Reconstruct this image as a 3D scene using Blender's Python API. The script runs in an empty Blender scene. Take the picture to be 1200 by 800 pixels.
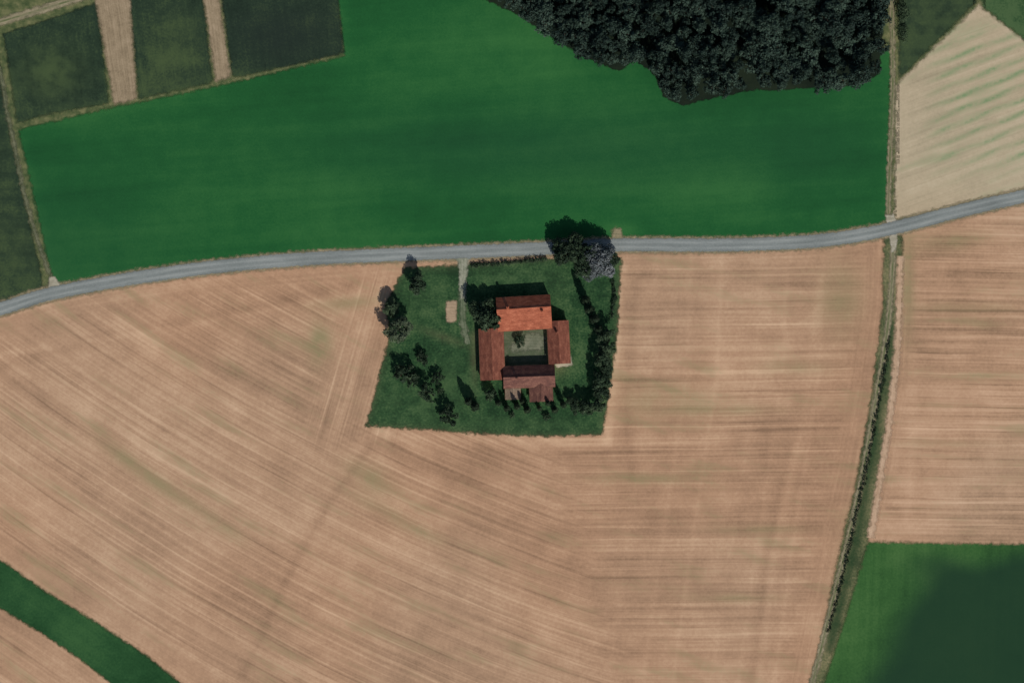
import bpy, math, random
import numpy as np
from mathutils import Vector, Matrix
random.seed(7); np.random.seed(7)
S=0.35
def P(px,py): return ((px-600)*S,(400-py)*S)
def lin(c):
    r=[]
    for v in c:
        v=v/255.0
        r.append(v/12.92 if v<=0.04045 else ((v+0.055)/1.055)**2.4)
    return (r[0],r[1],r[2],1.0)
scene=bpy.context.scene
scene.view_settings.view_transform='Standard'
scene.view_settings.look='None'
scene.view_settings.exposure=0
def link(o): scene.collection.objects.link(o); return o

# ------------------------------------------------------------ material helper
class M:
    def __init__(s,name,rough=0.95,spec=0.1):
        s.m=bpy.data.materials.new(name); s.m.use_nodes=True
        s.nt=s.m.node_tree; s.n=s.nt.nodes; s.l=s.nt.links
        s.b=s.n['Principled BSDF']; s.b.inputs['Roughness'].default_value=rough
        s.b.inputs['Specular IOR Level'].default_value=spec
    def put(s,sock,v):
        if isinstance(v,bpy.types.NodeSocket): s.l.new(v,sock)
        else: sock.default_value=v
    def attr(s,name,vec=False):
        a=s.n.new('ShaderNodeAttribute'); a.attribute_name=name
        return a.outputs['Vector'] if vec else a.outputs['Fac']
    def pos(s):
        return s.n.new('ShaderNodeNewGeometry').outputs['Position']
    def obj(s):
        return s.n.new('ShaderNodeTexCoord').outputs['Object']
    def rnd(s):
        return s.n.new('ShaderNodeObjectInfo').outputs['Random']
    def vmul(s,v,k,off=(0,0,0)):
        a=s.n.new('ShaderNodeVectorMath'); a.operation='MULTIPLY_ADD'
        s.put(a.inputs[0],v); a.inputs[1].default_value=k; a.inputs[2].default_value=off
        return a.outputs[0]
    def vadd(s,v,w):
        a=s.n.new('ShaderNodeVectorMath'); a.operation='ADD'
        s.put(a.inputs[0],v); s.put(a.inputs[1],w); return a.outputs[0]
    def noise(s,v,scale=1,detail=3,rough=0.5,dist=0):
        a=s.n.new('ShaderNodeTexNoise'); s.l.new(v,a.inputs['Vector'])
        a.inputs['Scale'].default_value=scale; a.inputs['Detail'].default_value=detail
        a.inputs['Roughness'].default_value=rough; a.inputs['Distortion'].default_value=dist
        return a.outputs[0]
    def math(s,op,a,b=0.0,c=0.0,clamp=False):
        n=s.n.new('ShaderNodeMath'); n.operation=op; n.use_clamp=clamp
        s.put(n.inputs[0],a); s.put(n.inputs[1],b); s.put(n.inputs[2],c); return n.outputs[0]
    def mixf(s,f,a,b):
        return s.math('ADD',s.math('MULTIPLY',a,s.math('SUBTRACT',1.0,f)),s.math('MULTIPLY',b,f))
    def mix(s,f,a,b,mode='MIX'):
        n=s.n.new('ShaderNodeMix'); n.data_type='RGBA'; n.blend_type=mode
        s.put(n.inputs[0],f); s.put(n.inputs[6],a); s.put(n.inputs[7],b); return n.outputs[2]
    def rng(s,v,a,b,c=0.0,d=1.0,smooth=True):
        n=s.n.new('ShaderNodeMapRange'); n.interpolation_type='SMOOTHSTEP' if smooth else 'LINEAR'
        s.put(n.inputs[0],v); n.inputs[1].default_value=a; n.inputs[2].default_value=b
        n.inputs[3].default_value=c; n.inputs[4].default_value=d; return n.outputs[0]
    def ramp(s,v,stops):
        n=s.n.new('ShaderNodeValToRGB'); s.l.new(v,n.inputs[0]); e=n.color_ramp.elements
        while len(e)<len(stops): e.new(0.5)
        for i,(p,c) in enumerate(stops): e[i].position=p; e[i].color=c
        return n.outputs[0]
    def sep(s,v):
        n=s.n.new('ShaderNodeSeparateXYZ'); s.l.new(v,n.inputs[0]); return n.outputs
    def comb(s,x,y,z=0.0):
        n=s.n.new('ShaderNodeCombineXYZ'); s.put(n.inputs[0],x); s.put(n.inputs[1],y); s.put(n.inputs[2],z); return n.outputs[0]
    def out(s,col,alpha=None):
        s.put(s.b.inputs['Base Color'],col)
        if alpha is not None: s.l.new(alpha,s.b.inputs['Alpha'])
        return s.m
    def edge(s,w=0.5,amp=1.6,scale=0.35):
        n=s.noise(s.pos(),scale,3,0.6)
        v=s.math('ADD',s.attr('sdf'),s.math('MULTIPLY',s.math('SUBTRACT',n,0.5),amp*2))
        return s.rng(v,-w,w)
_op={}
def opaque(mat):
    if mat.name not in _op:
        c=mat.copy(); nt=c.node_tree
        for l in list(nt.links):
            if l.to_socket.name=='Alpha': nt.links.remove(l)
        nt.nodes['Principled BSDF'].inputs['Alpha'].default_value=1.0
        _op[mat.name]=c
    return _op[mat.name]

# ------------------------------------------------------------ geometry helpers
def smooth(pts,n=10,closed=False):
    p=[np.array(q,float) for q in pts]; out=[]
    if closed: p=[p[-1]]+p+[p[0],p[1]]
    else: p=[2*p[0]-p[1]]+p+[2*p[-1]-p[-2]]
    for i in range(1,len(p)-2):
        for k in range(n):
            t=k/n
            out.append(0.5*((2*p[i])+(-p[i-1]+p[i+1])*t+(2*p[i-1]-5*p[i]+4*p[i+1]-p[i+2])*t*t+(-p[i-1]+3*p[i]-3*p[i+1]+p[i+2])*t**3))
    if not closed: out.append(p[-2])
    return [tuple(q) for q in out]
def segdist(X,Y,pts,closed=False):
    d=np.full(X.shape,1e9)
    n=len(pts)
    for i in range(n if closed else n-1):
        ax,ay=pts[i]; bx,by=pts[(i+1)%n]
        dx,dy=bx-ax,by-ay; L=dx*dx+dy*dy+1e-9
        t=np.clip(((X-ax)*dx+(Y-ay)*dy)/L,0,1)
        d=np.minimum(d,np.hypot(X-ax-t*dx,Y-ay-t*dy))
    return d
def inside(X,Y,pts):
    r=np.zeros(X.shape,bool); n=len(pts)
    for i in range(n):
        ax,ay=pts[i]; bx,by=pts[(i+1)%n]
        if ay==by: continue
        c=((ay>Y)!=(by>Y))&(X<(bx-ax)*(Y-ay)/(by-ay)+ax)
        r^=c
    return r
def sdf(X,Y,pts):
    d=segdist(X,Y,pts,True); return np.where(inside(X,Y,pts),d,-d)
def setattr_f(me,name,arr):
    a=me.attributes.new(name,'FLOAT','POINT'); a.data.foreach_set('value',np.asarray(arr,np.float32).ravel())
def setattr_v(me,name,u,v):
    a=me.attributes.new(name,'FLOAT_VECTOR','POINT')
    a.data.foreach_set('vector',np.stack([u,v,np.zeros_like(u)],1).astype(np.float32).ravel())
def fastmesh(name,V,F,k=4):
    me=bpy.data.meshes.new(name); V=np.asarray(V,np.float32); F=np.asarray(F,np.int32)
    me.vertices.add(len(V)); me.vertices.foreach_set('co',V.ravel())
    me.loops.add(F.size); me.loops.foreach_set('vertex_index',F.ravel())
    me.polygons.add(len(F)); me.polygons.foreach_set('loop_start',np.arange(0,F.size,k,dtype=np.int32))
    me.update(calc_edges=True); return me
def zone(name,poly,z,step,mat,fn=None,pad=3.5):
    pts=[P(*q) for q in poly]
    xs=[q[0] for q in pts]; ys=[q[1] for q in pts]
    gx=np.arange(min(xs)-pad,max(xs)+pad+step,step); gy=np.arange(min(ys)-pad,max(ys)+pad+step,step)
    X,Y=np.meshgrid(gx,gy); D=sdf(X,Y,pts); nx=len(gx); ny=len(gy)
    idx=np.arange(nx*ny).reshape(ny,nx)
    keep=(np.maximum.reduce([D[:-1,:-1],D[1:,:-1],D[:-1,1:],D[1:,1:]])>-pad)
    q=np.stack([idx[:-1,:-1][keep],idx[:-1,1:][keep],idx[1:,1:][keep],idx[1:,:-1][keep]],1)
    used=np.unique(q); remap=np.full(nx*ny,-1); remap[used]=np.arange(len(used)); q=remap[q]
    x=X.ravel()[used]; y=Y.ravel()[used]; d=D.ravel()[used]
    me=fastmesh(name,np.stack([x,y,np.full_like(x,z)],1),q)
    setattr_f(me,'sdf',d)
    px=x/S+600; py=400-y/S
    a=dict(green=np.zeros_like(x),dark=np.zeros_like(x),pale=np.zeros_like(x),w=np.zeros_like(x),ua=x,va=y,ub=x,vb=y)
    if fn: a.update(fn(px,py,x,y,d))
    for k in ('green','dark','pale','w'): setattr_f(me,k,a[k])
    setattr_v(me,'ca',a['ua'],a['va']); setattr_v(me,'cb',a['ub'],a['vb'])
    me.materials.append(mat); me.materials.append(opaque(mat))
    mi=(d[q].min(axis=1)>3.2).astype(np.int32); me.polygons.foreach_set('material_index',mi)
    return link(bpy.data.objects.new(name,me))
def strip(name,pts,hw,z,mat,fade=0.8,n=10,hws=None):
    c=np.array(smooth([P(*q) for q in pts],n)); t=np.gradient(c,axis=0); t/=np.linalg.norm(t,axis=1)[:,None]
    nr=np.stack([-t[:,1],t[:,0]],1); al=np.concatenate([[0],np.cumsum(np.linalg.norm(np.diff(c,axis=0),axis=1))])
    V=[];F=[];sd=[];U=[];W=[]
    offs=[-1,-0.5,-0.25,0,0.25,0.5,1]
    m=len(c)
    if hws is not None: hwl=np.interp(np.linspace(0,1,m),np.linspace(0,1,len(hws)),hws)
    else: hwl=np.full(m,hw)
    for i in range(m):
        L=[-(hwl[i]+fade)]+[o*hwl[i] for o in offs]+[hwl[i]+fade]
        for o in L:
            V.append((c[i,0]+nr[i,0]*o,c[i,1]+nr[i,1]*o,z)); sd.append(hwl[i]-abs(o)); U.append(al[i]); W.append(o)
    k=len(offs)+2
    for i in range(m-1):
        for j in range(k-1):
            F.append((i*k+j,i*k+k+j,i*k+k+j+1,i*k+j+1))
    F=[f[::-1] for f in F]
    me=fastmesh(name,V,F); setattr_f(me,'sdf',sd); setattr_v(me,'ca',np.array(U),np.array(W))
    me.materials.append(mat); return link(bpy.data.objects.new(name,me))
def G(px,py,cx,cy,rx,ry,a=0.0):
    c,s=math.cos(math.radians(a)),math.sin(math.radians(a))
    dx=px-cx; dy=py-cy; u=dx*c+dy*s; v=-dx*s+dy*c
    return np.exp(-(u/rx)**2-(v/ry)**2)
def LN(px,py,pts,w):
    return np.exp(-(segdist(px,py,pts)/w)**2)

# ------------------------------------------------------------ ground materials
def stubble(name,cd,cm,cl,cg,kb=0.16,kf=0.9,tram=4.6,head=9.0,mx=1.0,st=0.85,ew=1.0,mark=0.8):
    m=M(name)
    pos=m.pos(); ca=m.attr('ca',True); cb=m.attr('cb',True); w=m.attr('w'); sd=m.attr('sdf')
    big=m.noise(pos,0.016,2,0.55)
    wn=m.math('MULTIPLY',m.math('SUBTRACT',big,0.5),1.6)
    px,py,_=m.sep(pos)
    # rows: 'ca' and 'cb' hold along/across-row coordinates in metres; blended per region
    def streak(c):
        c=m.vadd(c,m.comb(0.0,wn))
        a=m.noise(m.vmul(c,(0.004,kb,0)),1,2,0.5)
        b=m.noise(m.vmul(c,(0.007,kf,0),(31,7,0)),1,2,0.6)
        x,y,_=m.sep(c)
        pp=m.math('PINGPONG',m.math('ADD',y,500.0),tram/2)
        line=m.rng(pp,0.05,0.55,1,0)
        n3=m.noise(m.vmul(c,(0.012,0.42,0),(5,3,0)),1,2,0.6)
        n4=m.noise(m.vmul(c,(0.006,0.06,0),(15,13,0)),1,2,0.6)
        line2=m.math('MULTIPLY',line,m.rng(n4,0.40,0.60,0.15,1.0))
        v=m.math('ADD',m.math('MULTIPLY',a,0.66*st),m.math('MULTIPLY',b,0.66*st))
        v=m.math('ADD',v,m.math('MULTIPLY',line2,0.15))
        v=m.math('SUBTRACT',v,m.rng(n3,0.56,0.70,0,0.24*mark))
        return m.math('ADD',v,m.rng(n3,0.44,0.32,0,0.17*mark))
    sa=streak(ca); sb=streak(cb)
    sv=m.mixf(w,sa,sb)
    hc=m.comb(m.math('MULTIPLY',m.math('ADD',px,py),0.012),m.math('MULTIPLY',sd,0.55))
    sh=m.math('ADD',m.math('MULTIPLY',m.noise(hc,1,2,0.6),0.9*st),0.2*st)
    hw=m.rng(m.math('ADD',sd,wn),head-2,head+3,0.6,0)
    sv=m.mixf(hw,sv,sh)
    med=m.noise(pos,0.10,4,0.62); fine=m.noise(pos,0.8,2,0.7)
    v=m.math('ADD',sv,0.66*(0.9-st))
    v=m.math('ADD',v,m.math('MULTIPLY',m.math('SUBTRACT',big,0.5),0.62))
    v=m.math('ADD',v,m.math('MULTIPLY',m.math('SUBTRACT',med,0.5),0.55))
    v=m.math('ADD',v,m.math('MULTIPLY',m.math('SUBTRACT',fine,0.5),0.30))
    v=m.math('ADD',v,m.math('MULTIPLY',m.attr('pale'),0.24))
    v=m.math('SUBTRACT',v,m.math('MULTIPLY',m.attr('dark'),0.28))
    v=m.math('SUBTRACT',v,0.12)
    col=m.ramp(v,[(0.10,cd),(0.50,cm),(0.92,cl)])
    drift=m.rng(m.noise(pos,0.009,1),0.38,0.62)
    col=m.mix(m.math('MULTIPLY',drift,0.5),col,m.mix(1.0,col,(1.0,0.90,0.85,1),'MULTIPLY'))
    gn=m.rng(m.math('ADD',m.noise(m.vmul(ca,(0.025,0.14,0),(9,9,0)),1,3),m.math('MULTIPLY',m.math('SUBTRACT',fine,0.5),0.3)),0.54,0.74)
    gm=m.math('MULTIPLY',gn,0.36*mx)
    gm=m.math('ADD',gm,m.math('MULTIPLY',m.attr('green'),m.rng(med,0.3,0.6,0.35,1.0)),clamp=True)
    col=m.mix(gm,col,cg)
    return m.out(col,m.edge(ew,1.5,0.4))
def grass(name,cd,cm,cl,cx,big=0.012,row=0.10,amp=1.4,w=0.5,rowstr=0.35,fineamp=0.35):
    m=M(name); pos=m.pos(); ca=m.attr('ca',True)
    a=m.noise(pos,big,2,0.5); b=m.noise(m.vmul(ca,(0.008,row,0)),1,3,0.6)
    c=m.noise(pos,0.15,4,0.6); d=m.noise(pos,1.1,2,0.7)
    v=m.math('ADD',m.math('MULTIPLY',a,0.8),m.math('MULTIPLY',b,rowstr))
    v=m.math('ADD',v,m.math('MULTIPLY',m.math('SUBTRACT',c,0.5),fineamp*0.9))
    v=m.math('ADD',v,m.math('MULTIPLY',m.math('SUBTRACT',d,0.5),fineamp))
    v=m.math('ADD',v,0.1-rowstr*0.5)
    v=m.math('ADD',v,m.math('MULTIPLY',m.attr('pale'),0.3))
    col=m.ramp(v,[(0.25,cd),(0.5,cm),(0.78,cl)])
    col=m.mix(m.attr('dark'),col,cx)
    col=m.mix(m.math('MULTIPLY',m.attr('green'),m.rng(c,0.35,0.6,0.3,1)),col,cl)
    return m.out(col,m.edge(w,amp,0.45))

T_D,T_M,T_L,T_G=lin((134,108,86)),lin((170,138,111)),lin((200,170,140)),lin((124,122,86))
m_stub=stubble('stubble_big',T_D,T_M,T_L,T_G)
m_stubr=stubble('stubble_right',lin((132,108,86)),lin((172,141,114)),lin((198,168,140)),T_G,kb=0.24,kf=1.0,tram=3.8,head=5.0,st=0.95,mark=1.1)
m_pale=stubble('pale_crop',lin((146,136,112)),lin((174,160,134)),lin((190,178,152)),lin((118,138,100)),kb=0.4,kf=1.2,tram=7.5,head=4.0,mx=0.9,st=0.5,mark=0.3)
m_green=grass('meadow',lin((22,70,36)),lin((30,84,43)),lin((48,100,52)),lin((28,66,45)),w=0.9,rowstr=0.5,fineamp=0.3)
m_lawn=grass('lawn',lin((28,52,32)),lin((40,70,42)),lin((68,92,58)),lin((100,96,70)),big=0.05,row=0.3,fineamp=1.2,w=0.8,amp=1.8)
m_dark=grass('dark_crop',lin((28,42,32)),lin((40,56,42)),lin((66,82,52)),lin((32,42,38)),big=0.03,row=0.5,fineamp=0.6,w=0.9)
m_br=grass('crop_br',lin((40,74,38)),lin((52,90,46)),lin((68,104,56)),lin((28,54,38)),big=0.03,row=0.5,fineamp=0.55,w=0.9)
m_margin=grass('rough_margin',lin((62,72,48)),lin((92,96,66)),lin((128,120,88)),lin((36,60,36)),big=0.06,row=0.4,fineamp=0.9,amp=1.8,w=1.0)
m_strip=grass('green_strip',lin((28,62,34)),lin((38,74,42)),lin((52,88,50)),lin((25,60,36)),big=0.03,row=0.4,fineamp=0.6,w=0.9)
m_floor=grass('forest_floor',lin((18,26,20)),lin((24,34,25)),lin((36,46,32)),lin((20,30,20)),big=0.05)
def dirt(name,cd,cm,cl,amp=0.7,w=0.4,rut=None):
    m=M(name); pos=m.pos(); ca=m.attr('ca',True)
    a=m.noise(pos,0.25,4,0.6); b=m.noise(m.vmul(ca,(0.05,1.4,0)),1,3,0.6); d=m.noise(pos,1.6,2,0.7)
    v=m.math('ADD',m.math('MULTIPLY',a,0.5),m.math('MULTIPLY',b,0.5))
    v=m.math('ADD',v,m.math('MULTIPLY',m.math('SUBTRACT',d,0.5),0.35))
    col=m.ramp(v,[(0.32,cd),(0.5,cm),(0.7,cl)])
    if rut is not None:
        x,y,_=m.sep(ca); ay=m.math('ABSOLUTE',y)
        k=m.math('MULTIPLY',m.rng(ay,0.15,0.6,1,0),m.rng(a,0.4,0.6,0.3,0.9))
        col=m.mix(k,col,rut)
    return m.out(col,m.edge(w,amp,0.5))
m_path=dirt('gravel',lin((128,124,106)),lin((152,146,128)),lin((176,170,154)))
m_drive=dirt('drive',lin((100,106,88)),lin((132,134,116)),lin((162,160,144)),amp=1.2,w=0.6)
m_drive2=dirt('drive_worn',lin((60,76,52)),lin((92,102,80)),lin((124,128,108)),amp=1.6,w=0.8)
m_yardpath=dirt('yard_path',lin((84,90,72)),lin((104,108,90)),lin((128,128,110)),amp=1.8,w=1.0)
m_patch=dirt('patch',lin((136,118,96)),lin((156,136,112)),lin((174,152,128)),amp=1.0,w=0.6)
m_track=dirt('track_dirt',lin((104,102,80)),lin((132,124,100)),lin((156,146,120)),rut=lin((84,94,60)),amp=1.2,w=0.7)
m_faint=dirt('faint_track',lin((62,72,52)),lin((92,96,74)),lin((118,116,92)),amp=1.6,w=0.9)
m_tan=dirt('bare_soil',lin((116,102,82)),lin((140,124,100)),lin((160,142,118)),amp=1.2,w=1.0)
m_palesoil=dirt('pale_soil',lin((158,130,104)),lin((178,150,124)),lin((194,166,140)),amp=1.8,w=1.0)
m_shoulder=dirt('shoulder',lin((100,102,78)),lin((134,124,98)),lin((156,142,114)),amp=1.5,w=1.0)
def asphalt():
    m=M('asphalt',0.9,0.2); pos=m.pos(); ca=m.attr('ca',True); x,y,_=m.sep(ca)
    a=m.noise(m.vmul(ca,(0.05,0.5,0)),1,4,0.6); d=m.noise(pos,1.5,2,0.7); g=m.noise(pos,0.05,3)
    v=m.math('ADD',m.math('MULTIPLY',a,0.5),m.math('MULTIPLY',d,0.25)); v=m.math('ADD',v,m.math('MULTIPLY',g,0.25))
    ay=m.math('ABSOLUTE',y); tr=m.rng(m.math('ABSOLUTE',m.math('SUBTRACT',ay,1.1)),0.2,0.8,0.10,0)
    v=m.math('ADD',v,tr)
    col=m.ramp(v,[(0.35,lin((100,106,104))),(0.52,lin((120,126,124))),(0.7,lin((140,145,142)))])
    return m.out(col,m.edge(0.4,0.7,0.6))
m_asph=asphalt()

# base ground reaching the horizon
def base_ground():
    m=M('countryside'); pos=m.pos()
    v=m.n.new('ShaderNodeTexVoronoi'); m.l.new(m.vmul(pos,(0.0045,0.0065,0)),v.inputs['Vector']); v.inputs['Scale'].default_value=1
    r=m.sep(v.outputs['Color'])[0]
    far=m.ramp(r,[(0.0,lin((30,80,42))),(0.3,lin((56,86,48))),(0.5,lin((176,146,112))),(0.8,lin((36,54,36)))])
    m_=m.noise(pos,0.3,4,0.6)
    near=m.ramp(m_,[(0.35,lin((60,74,46))),(0.5,lin((84,92,60))),(0.65,lin((110,110,76)))])
    vl=m.n.new('ShaderNodeVectorMath'); vl.operation='LENGTH'; m.l.new(pos,vl.inputs[0])
    f=m.rng(vl.outputs['Value'],330,360)
    col=m.mix(f,near,m.mix(m.math('MULTIPLY',m_,0.5),far,(0.1,0.1,0.06,1)))
    return m.out(col)
N=24; g=np.linspace(-6000,6000,N+1); X,Y=np.meshgrid(g,g); idx=np.arange((N+1)**2).reshape(N+1,N+1)
me=fastmesh('ground',np.stack([X.ravel(),Y.ravel(),np.zeros(X.size)],1),np.stack([idx[:-1,:-1].ravel(),idx[:-1,1:].ravel(),idx[1:,1:].ravel(),idx[1:,:-1].ravel()],1))
me.materials.append(base_ground()); link(bpy.data.objects.new('ground',me))

# ------------------------------------------------------------ fields
road_c=[(-150,405),(-60,378),(0,362),(60,344),(150,327),(250,313),(350,304),(450,299),(550,295),(640,291),(730,287),(850,287),(950,283),(1010,275),(1060,264),(1130,246),(1200,230),(1280,212),(1380,190)]
def rot(x,y,a):
    c,s=math.cos(math.radians(a)),math.sin(math.radians(a)); return x*c+y*s,-x*s+y*c
def f_meadow(px,py,x,y,d):
    u,v=rot(x,y,4)
    return dict(ua=u,va=v,dark=0.4*np.clip(1-px/260,0,1)*np.clip((py-120)/150,0,1)+0.4*G(px,py,640,175,280,50)+0.2*G(px,py,950,170,90,60),
      pale=0.9*G(px,py,725,268,20,8)+0.5*G(px,py,560,60,140,60)+0.4*G(px,py,760,225,200,30)+0.5*np.exp(-np.abs(d)/2.5),
      green=0.5*G(px,py,722,268,16,7))
zone('meadow',[(22,152),(130,127),(275,97),(404,66),(396,0),(392,-150),(540,-150),(700,-150),(700,-40),(840,40),(1043,60),(1043,106),(1039,266),(1000,274),(950,281),(850,285),(730,286),(640,290),(550,294),(450,298),(350,302),(250,311),(150,325),(64,340)],0.03,1.2,m_green,f_meadow)
def f_plot(px,py,x,y,d):
    u,v=rot(x,y,98); return dict(ua=u,va=v,green=0.9*G(px,py,60,85,35,30)+0.5*G(px,py,205,60,30,50)+0.5*np.exp(-d/1.5)*(py>80),dark=0.7*G(px,py,330,40,70,40))
zone('crop_plot',[(4,40),(60,22),(113,4),(128,121),(60,133),(20,144)],0.034,1.2,m_dark,f_plot)
zone('crop_plot',[(152,-120),(236,-120),(238,0),(249,97),(163,116),(152,0)],0.034,1.2,m_dark,f_plot)
zone('crop_plot',[(260,-120),(388,-120),(396,0),(403,62),(340,77),(273,92),(260,0)],0.034,1.2,m_dark,f_plot)
fs=lambda px,py,x,y,d:dict(ua=rot(x,y,98)[0],va=rot(x,y,98)[1])
zone('bare_strip',[(110,-120),(150,-120),(152,0),(160,116),(134,122),(112,0)],0.045,1.2,m_tan,fs)
zone('bare_strip',[(236,-120),(256,-120),(257,0),(270,90),(253,95),(239,0)],0.045,1.2,m_tan,fs)
strip('farm_track',[(-160,70),(-40,37),(20,20),(105,-6),(180,-30)],1.6,0.05,m_track)
zone('crop_plot',[(-180,60),(-5,32),(0,90),(12,160),(25,220),(50,330),(50,340),(0,358),(-60,374),(-180,400)],0.032,1.5,m_dark,lambda px,py,x,y,d:dict(green=0.5*G(px,py,20,300,30,40)+0.3*G(px,py,5,200,12,60)))
strip('farm_track',[(0,78),(8,130),(16,165),(28,225),(45,285),(62,330)],0.7,0.05,m_faint,fade=1.5)
def f_pale(px,py,x,y,d):
    u,v=rot(x,y,20)
    ph=((py*0.93+px*0.36)/15.0)
    per=np.abs(ph%1-0.5)*2
    br=0.5+0.5*np.sin(px/9.0+ph.astype(int)*2.1)
    return dict(ua=u,va=v,ub=u,vb=v,green=1.0*np.clip(per*2-0.7,0,1)*(0.4+0.6*br)*np.clip((px-1080)/30,0,1)*np.exp(-((py-115)/85)**4))
zone('cereal_field',[(1147,6),(1200,48),(1400,190),(1400,176),(1280,206),(1200,226),(1130,242),(1060,259),(1048,262),(1050,100)],0.03,1.0,m_pale,f_pale)
zone('rough_grass',[(1052,-150),(1140,-150),(1145,2),(1088,58),(1054,92)],0.034,1.2,m_dark,lambda px,py,x,y,d:dict(green=0.5+0*px))
zone('meadow',[(1153,-200),(1500,-200),(1500,240),(1200,46),(1150,6)],0.034,1.6,m_lawn,lambda px,py,x,y,d:dict(green=0.6+0*px,pale=0.6+0*px))
strip('farm_track',[(1048,-150),(1045,-20),(1046,60),(1046,110),(1043,180),(1041,240),(1042,262)],0.9,0.055,m_track,fade=1.2)
def f_big(px,py,x,y,d):
    f=0.72*px-0.00028*px*px
    va=-(py-f)*S*0.84; ua=px*S*1.2
    ub,vb=rot(x,y,0.5)
    w=np.clip((px-(640+0.30*(py-500)))/60+0.5,0,1)
    dl=segdist(px,py,[(474,318),(444,440),(425,510)])
    st=np.clip((80-dl)/30,0,1)*(px<470)*np.clip((540-py)/50,0,1)*0.85
    us,vs=rot(x,y,74)
    sel=(px<500)&(py<560)
    ub=np.where(sel,us,ub); vb=np.where(sel,vs,vb); w=np.maximum(w,st)
    green=0.85*G(px,py,375,402,13,24)+0.5*G(px,py,410,355,40,8,-5)+0.55*G(px,py,150,540,40,8,38)+0.55*G(px,py,200,575,40,8,33)+0.5*G(px,py,260,615,30,7,33)+0.6*G(px,py,435,560,30,14,25)+0.5*G(px,py,985,350,25,40)+0.4*G(px,py,780,470,60,20)+0.4*G(px,py,1000,640,14,120,12)+0.5*G(px,py,760,560,60,6)+0.45*G(px,py,470,610,60,8,28)+0.4*G(px,py,890,620,50,5)+0.4*G(px,py,860,700,50,5)+0.4*G(px,py,850,480,60,6)+0.35*G(px,py,930,430,40,8)
    dark=0.8*G(px,py,545,545,60,24)+0.5*LN(px,py,[(440,515),(385,590),(340,670),(285,790)],6)+0.4*LN(px,py,[(0,430),(120,395),(250,370),(420,330)],8)+0.35*G(px,py,150,360,120,14,-10)+0.35*LN(px,py,[(390,470),(372,520)],6)+0.35*G(px,py,880,560,120,70)+0.35*LN(px,py,[(745,330),(735,480),(740,560)],6)+0.3*LN(px,py,[(925,520),(900,640),(880,800)],5)+0.3*G(px,py,300,690,60,40)+0.35*G(px,py,790,610,50,30)+0.3*G(px,py,650,620,70,20,20)
    pale=0.8*LN(px,py,[(729,310),(722,400),(713,515)],6)+0.6*LN(px,py,[(440,508),(560,516),(712,518)],7)+0.5*LN(px,py,[(423,390),(400,500)],10)+0.3*G(px,py,190,480,190,60,20)+0.35*G(px,py,100,600,140,40,35)+0.4*G(px,py,480,640,160,40,27)+0.4*LN(px,py,[(960,330),(945,480),(905,660),(890,800)],5)+0.4*LN(px,py,[(0,415),(200,385),(420,345)],4)+0.4*LN(px,py,[(0,560),(150,660),(340,790)],4)
    for k,xx in enumerate((762,803,838,884,915,957,995)):
        pale=pale+(0.13+0.09*(k%3))*LN(px,py,[(xx+8,300),(xx+2,440),(xx-28,640),(xx-50,800)],3)
    return dict(ua=ua,va=va,ub=ub,vb=vb,w=w,green=green,dark=dark,pale=pale)
zone('stubble_field',[(-120,393),(-60,379),(0,364),(60,347),(150,330),(250,315),(350,306),(450,300),(640,292),(730,289),(850,289),(950,285),(1010,277),(1040,272),(1036,360),(1024,450),(1004,560),(980,660),(952,800),(932,900),(330,900),(212,800),(170,766),(110,727),(50,690),(0,655),(-120,575)],0.036,0.8,m_stub,f_big)
fg=lambda px,py,x,y,d:dict(ua=rot(x,y,-34)[0],va=rot(x,y,-34)[1],pale=0.25*np.sin(px/40))
zone('grass_strip',[(-120,575),(0,656),(50,691),(110,728),(170,767),(212,801),(330,900),(240,900),(130,800),(100,776),(50,742),(0,712),(-120,640)],0.045,1.0,m_strip,fg)
zone('stubble_field',[(-120,640),(0,711),(50,741),(100,775),(130,799),(240,900),(-120,900)],0.036,1.2,m_stub,lambda px,py,x,y,d:dict(ua=rot(x,y,-34)[0],va=rot(x,y,-34)[1],ub=x,vb=y))
def f_r(px,py,x,y,d):
    u,v=rot(x,y,-1)
    return dict(ua=u,va=v,ub=u,vb=v,dark=0.5*G(px,py,1110,300,40,25)+0.35*G(px,py,1080,400,30,60)+0.3*G(px,py,1150,330,60,14),green=0.7*G(px,py,1063,330,8,60)+0.45*G(px,py,1110,285,40,10,-10)+0.35*G(px,py,1130,360,60,6)+0.3*G(px,py,1150,440,50,4)+0.3*G(px,py,1100,520,50,4),pale=0.4*LN(px,py,[(1070,420),(1065,620)],8))
zone('stubble_field',[(1054,270),(1130,248),(1200,233),(1280,215),(1400,190),(1400,637),(1200,637),(1110,636),(1016,634),(1034,540),(1050,440),(1054,360)],0.036,0.9,m_stubr,f_r)
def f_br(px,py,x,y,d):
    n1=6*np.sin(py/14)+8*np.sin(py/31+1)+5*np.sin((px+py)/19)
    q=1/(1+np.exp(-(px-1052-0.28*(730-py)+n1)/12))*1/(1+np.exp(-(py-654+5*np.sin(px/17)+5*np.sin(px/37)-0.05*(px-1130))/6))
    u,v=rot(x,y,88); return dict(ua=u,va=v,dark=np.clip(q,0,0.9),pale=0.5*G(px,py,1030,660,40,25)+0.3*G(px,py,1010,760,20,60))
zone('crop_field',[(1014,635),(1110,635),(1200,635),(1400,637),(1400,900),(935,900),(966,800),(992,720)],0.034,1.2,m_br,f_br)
zone('rough_margin',[(1036,278),(1058,274),(1055,360),(1049,440),(1033,540),(1018,632),(990,722),(964,800),(938,900),(922,900),(948,800),(976,700),(1002,580),(1022,460),(1034,360)],0.05,1.0,m_margin,lambda px,py,x,y,d:dict(dark=0.8*LN(px,py,[(1044,380),(1024,520),(1002,640),(972,760)],6)))
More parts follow.
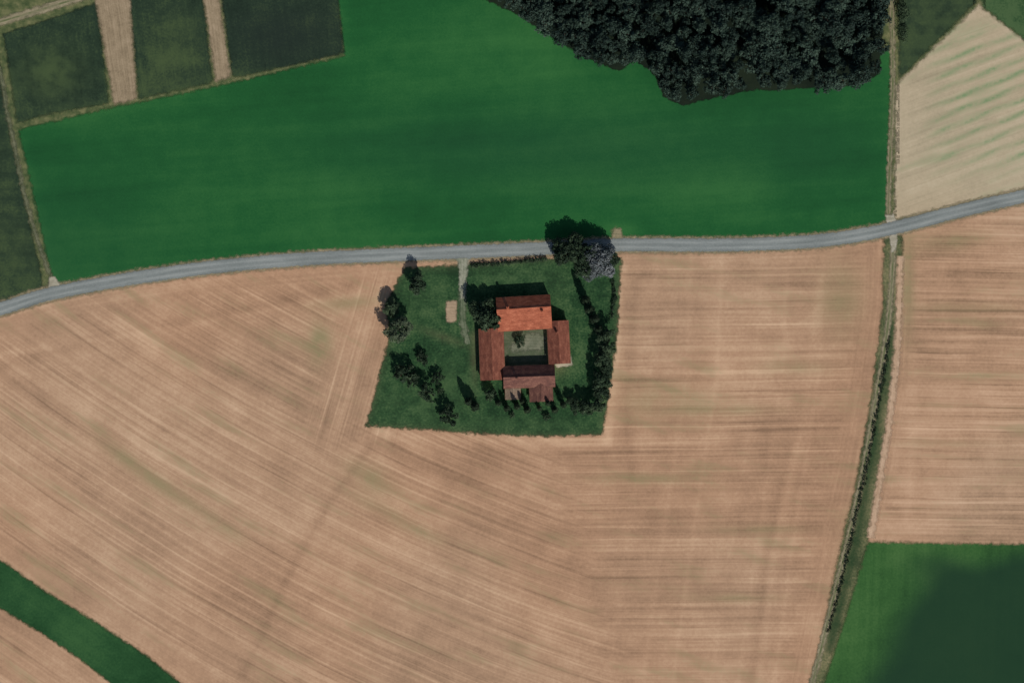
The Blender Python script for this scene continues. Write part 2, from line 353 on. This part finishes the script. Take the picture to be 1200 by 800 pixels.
strip('bare_strip',[(1055,300),(1052,400),(1044,480),(1030,570),(1020,630)],1.3,0.06,m_palesoil,fade=1.7)
strip('farm_track',[(1047,272),(1045,330),(1038,400),(1026,470),(1010,560),(992,640),(972,720),(952,800),(925,900)],1.1,0.075,m_track,fade=1.2)
# garden
def f_lawn(px,py,x,y,d):
    return dict(green=0.5*G(px,py,500,470,60,25)+0.4*G(px,py,500,350,25,30)+0.4*G(px,py,620,495,90,8)+0.5*G(px,py,600,325,45,12)+0.4*G(px,py,650,340,15,20)+0.3*G(px,py,530,440,20,30),
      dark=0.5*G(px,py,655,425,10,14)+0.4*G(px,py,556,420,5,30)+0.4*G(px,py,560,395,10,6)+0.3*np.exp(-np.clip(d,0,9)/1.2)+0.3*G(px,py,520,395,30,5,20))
zone('lawn',[(474,314),(530,311),(640,303),(700,301),(728,302),(723,400),(713,460),(706,509),(640,511),(560,508),(500,503),(428,499),(438,468),(446,430),(457,395),(452,355)],0.06,1.0,m_lawn,f_lawn)
zone('courtyard',[(590,386),(644,384),(644,430),(590,432)],0.08,0.6,dirt('yard',lin((58,72,48)),lin((80,88,68)),lin((106,108,88)),w=0.6),None)
zone('gravel_patch',[(616,390),(630,390),(640,396),(634,410),(618,410),(600,412),(596,406),(614,400)],0.12,0.5,m_yardpath,None)
zone('gravel_patch',[(646,412),(668,412),(671,428),(652,431)],0.09,0.6,m_path,None)
zone('bare_patch',[(523,353),(535,353),(535,377),(523,377)],0.09,0.6,m_patch,None)
strip('driveway',[(542,299),(543,315),(542,335),(542,350)],1.5,0.11,m_drive,hws=[3.4,1.8,1.5,1.3,1.0],fade=1.2)
strip('driveway',[(542,340),(542,365),(544,385),(549,403)],1.2,0.1,m_drive2,hws=[1.5,1.4,1.4,1.0],fade=1.3)
# road
strip('road_shoulder',road_c,3.3,0.085,m_shoulder,fade=1.4)
zone('gravel_patch',[(58,324),(64,324),(73,338),(66,346),(56,345)],0.12,0.7,m_path)
zone('gravel_patch',[(1038,252),(1047,251),(1052,262),(1040,268)],0.12,0.7,m_path)
zone('gravel_patch',[(1042,276),(1052,272),(1050,292),(1045,296)],0.12,0.7,m_path)
zone('gravel_patch',[(718,268),(727,268),(730,284),(716,285)],0.12,0.7,m_shoulder)
strip('country_road',road_c,2.6,0.14,m_asph,fade=0.7)

# ------------------------------------------------------------ foliage
def leafmat(name,c1,c2,c3):
    m=M(name,0.7,0.15); o=m.obj(); a=m.noise(o,0.5,1,0.6)
    v=m.math('ADD',m.math('MULTIPLY',a,0.8),m.math('MULTIPLY',m.rnd(),0.25))
    return m.out(m.ramp(v,[(0.32,c1),(0.52,c2),(0.75,c3)]))
L_dark=leafmat('leaf_dark',lin((28,42,30)),lin((42,58,40)),lin((68,84,60)))
L_for=leafmat('leaf_forest',lin((24,38,34)),lin((38,54,46)),lin((64,82,70)))
L_silver=leafmat('leaf_silver',lin((62,70,70)),lin((86,92,94)),lin((118,122,124)))
L_grey=leafmat('leaf_grey',lin((48,58,44)),lin((62,74,56)),lin((84,94,74)))
L_cyp=leafmat('leaf_cypress',lin((24,36,26)),lin((34,48,32)),lin((50,66,44)))
mb=M('bark'); BARK=mb.out(mb.ramp(mb.noise(mb.obj(),3,2),[(0.3,(0.05,0.035,0.025,1)),(0.7,(0.14,0.11,0.085,1))]))
def tube(V,F,p0,p1,r0,r1,k=7):
    p0=np.array(p0,float);p1=np.array(p1,float); d=p1-p0; d/=np.linalg.norm(d)+1e-9
    a=np.cross(d,[0.3,0.9,0.1]); a/=np.linalg.norm(a); b=np.cross(d,a); n=len(V)
    for p,r in((p0,r0),(p1,r1)):
        for i in range(k):
            t=2*math.pi*i/k; V.append(tuple(p+r*(a*math.cos(t)+b*math.sin(t))))
    for i in range(k): F.append((n+i,n+(i+1)%k,n+k+(i+1)%k,n+k+i))
def leaves(rs,C,nrm,size):
    n=len(C); nr=nrm+rs.normal(0,0.55,(n,3)); nr/=np.linalg.norm(nr,axis=1)[:,None]
    t=np.cross(nr,rs.normal(0,1,(n,3))); t/=np.linalg.norm(t,axis=1)[:,None]; b=np.cross(nr,t)
    s=size*rs.uniform(0.6,1.3,(n,1)); q=s*rs.uniform(0.55,0.9,(n,1))
    V=np.stack([C-t*s-b*q*0.4,C+t*s*0.2-b*q,C+t*s+b*q*0.3,C-t*s*0.1+b*q],1).reshape(-1,3)
    return V,np.arange(4*n).reshape(n,4)
def assemble(name,V,F,LV,LF,lm):
    V=np.array(V,float).reshape(-1,3); F=np.array(F,int).reshape(-1,4)
    me=fastmesh(name,np.concatenate([V,LV]),np.concatenate([F,LF+len(V)]))
    me.materials.append(BARK); me.materials.append(lm)
    mi=np.ones(len(F)+len(LF),np.int32); mi[:len(F)]=0; me.polygons.foreach_set('material_index',mi); return me
def tree_mesh(name,R,H,seed,lm,nc=26,nl=85,size=0.32):
    rs=np.random.RandomState(seed); V=[];F=[]; base=H*0.28
    top=(rs.normal(0,.3),rs.normal(0,.3),H*0.6)
    tube(V,F,(0,0,-0.1),(0,0,base),0.05*R+0.12,0.04*R+0.06); tube(V,F,(0,0,base),top,0.04*R+0.06,0.05)
    cz=(H+base)/2; rz=(H-base)/2
    LC=[];LN_=[]
    lob=rs.uniform(0,6.28,3)
    for i in range(nc):
        th=i*2.39996+rs.normal(0,.3); zz=1-1.6*(i+0.5)/nc; rr=math.sqrt(max(0,1-zz*zz))
        k=rs.uniform(0.5,0.88)*(1+0.2*math.sin(2*th+lob[0])+0.12*math.sin(3*th+lob[1]))
        c=np.array([math.cos(th)*rr*R*k,math.sin(th)*rr*R*k,cz+zz*rz*k*0.95])
        cr=R*rs.uniform(0.18,0.38)
        tube(V,F,(0,0,base+(c[2]-base)*0.3 if c[2]>base else base),c,0.03*R,0.02,5)
        n=int(nl*rs.uniform(0.7,1.3)*(cr/(0.3*R))**2)
        d=rs.normal(0,1,(n,3)); d/=np.linalg.norm(d,axis=1)[:,None]
        rad=cr*rs.uniform(0.25,1.12,(n,1))**0.5
        LC.append(c+d*rad*[1,1,0.8]); LN_.append(d+[0,0,0.5])
    LC=np.concatenate(LC); LN_=np.concatenate(LN_)
    LV,LF=leaves(rs,LC,LN_,size); return assemble(name,V,F,LV,LF,lm)
def cypress_mesh(name,R,H,seed,lm):
    rs=np.random.RandomState(seed); V=[];F=[]
    tube(V,F,(0,0,-0.1),(0,0,H*0.3),0.2,0.14); tube(V,F,(0,0,H*0.3),(0,0,H*0.93),0.14,0.03)
    n=1500; z=rs.uniform(0.05,1,n); th=rs.uniform(0,6.28,n)
    prof=np.sin(np.pi*np.clip(z,0,1)**0.75)**0.6*R
    r=prof*(1+0.18*np.sin(5*th+9*z)+0.12*np.sin(23*z))*rs.uniform(0.5,1.05,n)
    C=np.stack([r*np.cos(th),r*np.sin(th),z*H],1); nn=np.stack([np.cos(th),np.sin(th),0.5+0*z],1)
    for i in range(14):
        t=i*2.4; h=H*(0.15+0.05*i); tube(V,F,(0,0,h),(math.cos(t)*R*.7,math.sin(t)*R*.7,h+0.9),0.05,0.015,5)
    LV,LF=leaves(rs,C,nn,0.24); return assemble(name,V,F,LV,LF,lm)
def hedge(name,pts,hw,h,lm,seed=1,dens=26,z0=0.05,gap=1.0):
    rs=np.random.RandomState(seed); c=np.array(smooth([P(*q) for q in pts],8)); V=[];F=[];LC=[];NN=[]
    seg=np.linalg.norm(np.diff(c,axis=0),axis=1); L=seg.sum(); al=np.concatenate([[0],np.cumsum(seg)])
    a=0
    while a<L:
        x=np.interp(a,al,c[:,0])+rs.normal(0,hw*0.3); y=np.interp(a,al,c[:,1])+rs.normal(0,hw*0.3)
        k=rs.uniform(0.5,1.25); n=int(dens*k*(hw+0.5)*h)
        d=rs.normal(0,1,(n,3)); d/=np.linalg.norm(d,axis=1)[:,None]
        C=np.array([x,y,h*0.5*k])+d*np.array([hw*k,hw*k,h*0.5*k])*rs.uniform(0.4,1.1,(n,1))**0.5
        C[:,2]=np.maximum(C[:,2],z0+0.1); LC.append(C); NN.append(d+[0,0,.4])
        tube(V,F,(x,y,0),(x+rs.normal(0,.2),y+rs.normal(0,.2),h*0.7*k),0.07,0.02,5)
        a+=hw*rs.uniform(0.5,1.1)*gap
    LV,LF=leaves(rs,np.concatenate(LC),np.concatenate(NN),0.22)
    me=assemble(name,V,F,LV,LF,lm); return link(bpy.data.objects.new(name,me))
def put(name,me,px,py,sc=1.0,rz=None,z=0.0):
    o=bpy.data.objects.new(name,me); x,y=P(px,py); o.location=(x,y,z)
    o.rotation_euler=(0,0,random.uniform(0,6.28) if rz is None else rz)
    o.scale=(sc*random.uniform(.92,1.08),sc*random.uniform(.92,1.08),sc*random.uniform(.92,1.1)); return link(o)
B=[tree_mesh('broadleaf_a',4,8.5,11,L_dark),tree_mesh('broadleaf_b',4,9.5,12,L_dark),tree_mesh('broadleaf_c',4,8,13,L_dark)]
BG=tree_mesh('broadleaf_grey',5,9,15,L_grey,30,110)
BS=tree_mesh('silver_crown',6,10,16,L_silver,34,110,0.34)
BS2=tree_mesh('silver_crown_b',5,9.5,19,L_silver,30,100,0.34)
BT=[tree_mesh('tall_a',5.2,10,17,L_dark,30,110,0.36),tree_mesh('tall_b',5,10.5,18,L_dark,30,110,0.36)]
CY=[cypress_mesh('cyp_a',1.3,9,21,L_cyp),cypress_mesh('cyp_b',1.5,8,22,L_cyp)]
SH=[tree_mesh('shrub_a',2.2,3.2,31,L_dark,16,60,0.2),tree_mesh('shrub_b',2.2,3.8,32,L_dark,16,60,0.2)]
put('broadleaf_tree',B[0],490,334,1.05)
put('broadleaf_tree',BG,468,386,1.15); put('broadleaf_tree',B[2],459,362,.95)  # second, dark tree is added to deepen the grey tree's shadow
put('broadleaf_tree',B[1],570,374,1.25); put('broadleaf_tree',B[2],562,364,1.1); put('broadleaf_tree',B[0],575,358,0.8)
for i,(x,y,s) in enumerate([(662,298,.95),(676,300,.95),(690,296,1.0),(655,290,.75),(713,302,.8),(684,316,.85),(672,286,.85)]): put('broadleaf_tree',BT[i%2],x,y,s)
put('silver_leaved_tree',BS,702,301,1.1); put('silver_leaved_tree',BS2,692,318,0.8); put('silver_leaved_tree',BS2,711,316,0.65)
for x,y,s in [(686,352,1.2),(690,363,1.3),(696,374,1.3),(701,386,1.2)]: put('cypress_tree',CY[int(x)%2],x,y,s)
for i,(x,y,s) in enumerate([(708,395,.95),(711,409,.9),(706,421,1.0),(710,434,.85),(704,447,1.0),(704,461,.95),(700,475,.9),(687,477,.75),(676,476,.7),(668,470,.5)]): put('broadleaf_tree',B[i%3],x,y,s)
for i,(x,y,s) in enumerate([(660,474,1.),(650,480,.9),(632,478,.8),(618,480,.95),(606,476,1.0),(594,478,.8),(584,472,.9),(557,476,1.1),(549,470,1.1),(612,470,.8),(642,472,.8)]): put('cypress_tree',CY[i%2],x,y,s)
put('broadleaf_tree',B[1],575,462,.6)
for i,(x,y,s) in enumerate([(474,437,1.9),(484,446,1.3),(494,418,1.2),(501,460,1.9),(513,442,1.2),(498,424,.8),(525,486,1.9),(516,458,.7),(609,399,1.1),(466,440,.9),(640,488,.7),(600,486,.6)]): put('shrub',SH[i%2],x,y,s)
hedge('hedge',[(552,312),(580,309),(610,307),(642,303)],0.8,1.8,L_dark,3)
hedge('hedge',[(718,330),(720,350),(716,372)],0.9,1.6,L_dark,4)
hedge('hedgerow',[(1042,395),(1032,460),(1016,545),(1000,618),(984,690),(970,740)],0.9,1.0,L_cyp,5,gap=1.3)
hedge('hedgerow',[(1052,-60),(1058,20),(1056,50)],2.2,3.5,L_dark,6)

# forest
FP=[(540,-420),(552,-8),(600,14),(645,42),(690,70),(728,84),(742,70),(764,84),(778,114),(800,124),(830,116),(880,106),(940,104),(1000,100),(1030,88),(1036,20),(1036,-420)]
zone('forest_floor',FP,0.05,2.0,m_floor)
fw=[P(*q) for q in FP]; fc=bpy.data.collections.new('forest_trees')
FM=[tree_mesh('forest_crown_%d'%i,4.2+0.4*i,12.5+0.7*i,50+i,L_for,26,55,0.42) for i in range(5)]
pts=[]; rs=random.Random(3); tries=0
while tries<12000:
    tries+=1; px=rs.uniform(540,1040); py=rs.uniform(-120,128); x,y=P(px,py)
    if abs(px-757+0.0*py)<9 and 45<py<110: continue
    r=rs.uniform(4.0,6.2)
    if all((x-a)**2+(y-b)**2>(min(r,q))**2 for a,b,q in pts):
        if sdf(np.array([x]),np.array([y]),fw)[0]>1.2: pts.append((x,y,r))
for i,(x,y,r) in enumerate(pts):
    o=bpy.data.objects.new('crown_%03d'%i,rs.choice(FM)); o.location=(x,y,rs.uniform(-1.2,0)); o.rotation_euler=(0,0,rs.uniform(0,6.28))
    s=rs.uniform(.6,1.1)*(0.75+0.28*(r-4.0)/2.2); o.scale=(s,s,rs.uniform(.65,1.15)); fc.objects.link(o)
fe=bpy.data.objects.new('forest',None); fe.instance_type='COLLECTION'; fe.instance_collection=fc; link(fe)

# ------------------------------------------------------------ buildings
def tiles(name,c1,c2,c3):
    m=M(name,0.9,0.15); o=m.obj(); a=m.noise(m.vmul(o,(0.35,0.8,0.8)),1,4,0.65); b=m.noise(o,2.2,3,0.7)
    v=m.math('ADD',m.math('MULTIPLY',a,0.6),m.math('MULTIPLY',b,0.4))
    return m.out(m.ramp(v,[(0.33,c1),(0.5,c2),(0.66,c3)]))
R_or=tiles('tiles_orange',lin((112,62,46)),lin((148,84,62)),lin((176,110,84)))
R_rd=tiles('tiles_red',lin((84,50,42)),lin((114,68,54)),lin((140,92,74)))
R_bn=tiles('tiles_brown',lin((72,50,46)),lin((98,66,58)),lin((128,92,78)))
R_gy=tiles('tiles_weathered',lin((100,84,72)),lin((124,106,90)),lin((150,130,112)))
mw=M('plaster'); WALL=mw.out(mw.ramp(mw.noise(mw.obj(),0.8,5,.6),[(0.3,lin((165,145,120))),(0.7,lin((200,182,155)))]))
mg=M('glass',0.15,0.5); GLASS=mg.out(mg.ramp(mg.noise(mg.obj(),1,1),[(0,(0.02,0.025,0.03,1)),(1,(0.04,0.05,0.06,1))]))
mo=M('wood'); WOOD=mo.out(mo.ramp(mo.noise(mo.vmul(mo.obj(),(6,6,0.8)),1,3),[(0.3,(0.08,0.045,0.025,1)),(0.7,(0.16,0.1,0.06,1))]))
def meshobj(name,V,F,mat,parent):
    me=bpy.data.meshes.new(name); me.from_pydata(V,[],F); me.update(); me.materials.append(mat)
    o=bpy.data.objects.new(name,me); link(o); o.parent=parent; return o
def boxg(V,F,x0,x1,y0,y1,z0,z1):
    n=len(V); V+= [(x0,y0,z0),(x1,y0,z0),(x1,y1,z0),(x0,y1,z0),(x0,y0,z1),(x1,y0,z1),(x1,y1,z1),(x0,y1,z1)]
    for f in((0,3,2,1),(4,5,6,7),(0,1,5,4),(1,2,6,5),(2,3,7,6),(3,0,4,7)): F.append(tuple(n+i for i in f))
def wing(parent,cx,cy,L,W,ang,eave,rise,roof,ov=0.45,ridge_off=0.0,tag='',chim=None,z0=0.0):
    e=bpy.data.objects.new(tag+'body',None); link(e); e.parent=parent; e.location=(cx,cy,z0); e.rotation_euler=(0,0,ang)
    h=L/2;w=W/2;ro=ridge_off
    V=[(-h,-w,0),(h,-w,0),(h,w,0),(-h,w,0),(-h,-w,eave),(h,-w,eave),(h,w,eave),(-h,w,eave),(-h,ro,eave+rise),(h,ro,eave+rise)]
    meshobj(tag+'walls',V,[(0,1,5,4),(2,3,7,6),(1,2,6,9,5),(3,0,4,8,7),(4,5,9,8),(6,7,8,9)],WALL,e)
    rs=random.Random(int(abs(cx*7+cy*3)))
    for sgn,nm in((-1,'roof_south'),(1,'roof_north')):
        run=(w*1.0-sgn*ro)+ov; sl=rise/(w-sgn*ro); V=[];F=[]; nxs=max(6,int(L/0.9)); nc=max(6,int(run/0.42))
        lx=h+ov*0.7
        for j in range(nc):
            for t,up in((j/nc,0.03),((j+1)/nc,0.09)):
                for i in range(nxs+1):
                    x=-lx+2*lx*i/nxs; yy=ro+sgn*run*t
                    sag=-0.10*math.sin(math.pi*i/nxs)*(1-t)+0.05*math.sin(i*1.7+cx)*0.5
                    V.append((x,yy,eave+rise-sl*run*t+0.12+up+sag+rs.uniform(-.012,.012)))
        for r in range(2*nc-1):
            for i in range(nxs):
                a=r*(nxs+1)+i; q=(a,a+1,a+nxs+2,a+nxs+1); F.append(q if sgn<0 else q[::-1])
        F=[f[::-1] for f in F]
        o=meshobj(tag+nm,V,F,roof,e); md=o.modifiers.new('s','SOLIDIFY'); md.thickness=0.1; md.offset=-1
    V=[];F=[]; n=int(L/0.45)
    for i in range(n):
        x0=-h-ov*.6+(L+ov*1.2)*i/n; x1=x0+(L+ov*1.2)/n*1.02; z=eave+rise+0.16-0.10*math.sin(math.pi*(i+.5)/n)
        k=len(V)
        for x,r in((x0,.16),(x1,.13)):
            for a in range(5):
                t=math.pi*a/4; V.append((x,ro+r*math.cos(t),z+r*math.sin(t)*0.8))
        for a in range(4): F.append((k+a,k+a+1,k+6+a,k+5+a))
    meshobj(tag+'ridge_tiles',V,F,roof,e)
    V=[];F=[];V2=[];F2=[]; n=max(2,int(L/3.6))
    for sgn in(-1,1):
        for i in range(n):
            x=-h+L*(i+.5)/n
            if i==n//2 and sgn<0: boxg(V2,F2,x-.55,x+.55,sgn*w-.06,sgn*w+.06,0.02,min(2.2,eave-.3))
            else:
                z=min(1.0,eave*.35)
                boxg(V,F,x-.45,x+.45,sgn*w-.04,sgn*w+.04,z,z+1.1)
                for q in(-1,1): boxg(V2,F2,x+q*.72-.22,x+q*.72+.22,sgn*w-.07,sgn*w+.07,z-.05,z+1.15)
                if eave>4.3:
                    boxg(V,F,x-.4,x+.4,sgn*w-.04,sgn*w+.04,3.1,4.0)
    meshobj(tag+'windows',V,F,GLASS,e); meshobj(tag+'door_and_shutters',V2,F2,WOOD,e)
    V=[];F=[]
    for sgn in(-1,1):
        y=sgn*(w+ov+.08); zz=eave-(rise/(w-sgn*ro))*ov+0.02
        boxg(V,F,-h-ov*.6,h+ov*.6,y-.07,y+.07,zz-.08,zz+.06)
    meshobj(tag+'gutters',V,F,WOOD,e)
    if chim:
        V=[];F=[];V3=[];F3=[]
        for x,y in chim:
            boxg(V,F,x-.45,x+.45,y-.35,y+.35,eave,eave+rise+0.9); boxg(V3,F3,x-.55,x+.55,y-.45,y+.45,eave+rise+.9,eave+rise+1.05)
            boxg(V3,F3,x-.2,x+.2,y-.18,y+.18,eave+rise+1.05,eave+rise+1.4)
        meshobj(tag+'chimneys',V,F,WALL,e); meshobj(tag+'chimney_caps',V3,F3,roof,e)
    return e
def bld(name):
    o=bpy.data.objects.new(name,None); link(o); return o
b=bld('farmhouse'); x,y=P(614,367); wing(b,x,y,21.6,13.0,math.radians(3.5),5.0,3.5,R_or,ridge_off=2.0,chim=[(-6.5,2.6),(7.5,0.2)])
b=bld('barn'); x,y=P(576.5,415); wing(b,x,y,20.5,9.2,math.radians(90+2),3.8,2.5,R_rd)
b=bld('barn'); x,y=P(654.5,401); wing(b,x,y,17.0,8.0,math.radians(90+3),3.8,2.4,R_rd,chim=[(4,0.6)])
b=bld('farm_outbuilding'); x,y=P(620,441); wing(b,x,y,20.5,8.2,math.radians(2),3.9,3.3,R_bn,chim=[(-5,-0.5)])
x,y=P(634,458); wing(b,x,y,8.0,8.6,math.radians(92),2.9,2.0,R_bn,tag='wing_')
x,y=P(601,458); wing(b,x,y,6.4,5.4,math.radians(91),2.5,1.2,R_gy,tag='lean_')

# ------------------------------------------------------------ light, sky, camera
el=math.radians(40); az=(0.40,-0.916)
sd=Vector((az[0]*math.cos(el),az[1]*math.cos(el),math.sin(el)))
L=bpy.data.lights.new('sun','SUN'); L.energy=4.2; L.angle=math.radians(0.5); L.color=(1.0,0.95,0.88)
so=link(bpy.data.objects.new('sun',L)); so.rotation_euler=(-sd).to_track_quat('-Z','Y').to_euler(); so.location=(60,-120,200)
w=bpy.data.worlds.new('World'); scene.world=w; w.use_nodes=True; nt=w.node_tree
sk=nt.nodes.new('ShaderNodeTexSky'); sk.sky_type='NISHITA'; sk.sun_disc=False; sk.sun_elevation=el; sk.sun_rotation=math.atan2(az[0],az[1])
bg=nt.nodes['Background']; bg.inputs[1].default_value=0.07; nt.links.new(sk.outputs[0],bg.inputs[0])
cam=bpy.data.cameras.new('camera'); cam.sensor_width=36; cam.lens=36*1300/420.0; cam.clip_start=10; cam.clip_end=20000
co=link(bpy.data.objects.new('camera',cam)); co.location=(0,0,1300); co.rotation_euler=(0,0,0); scene.camera=co
print('forest trees',len(pts))
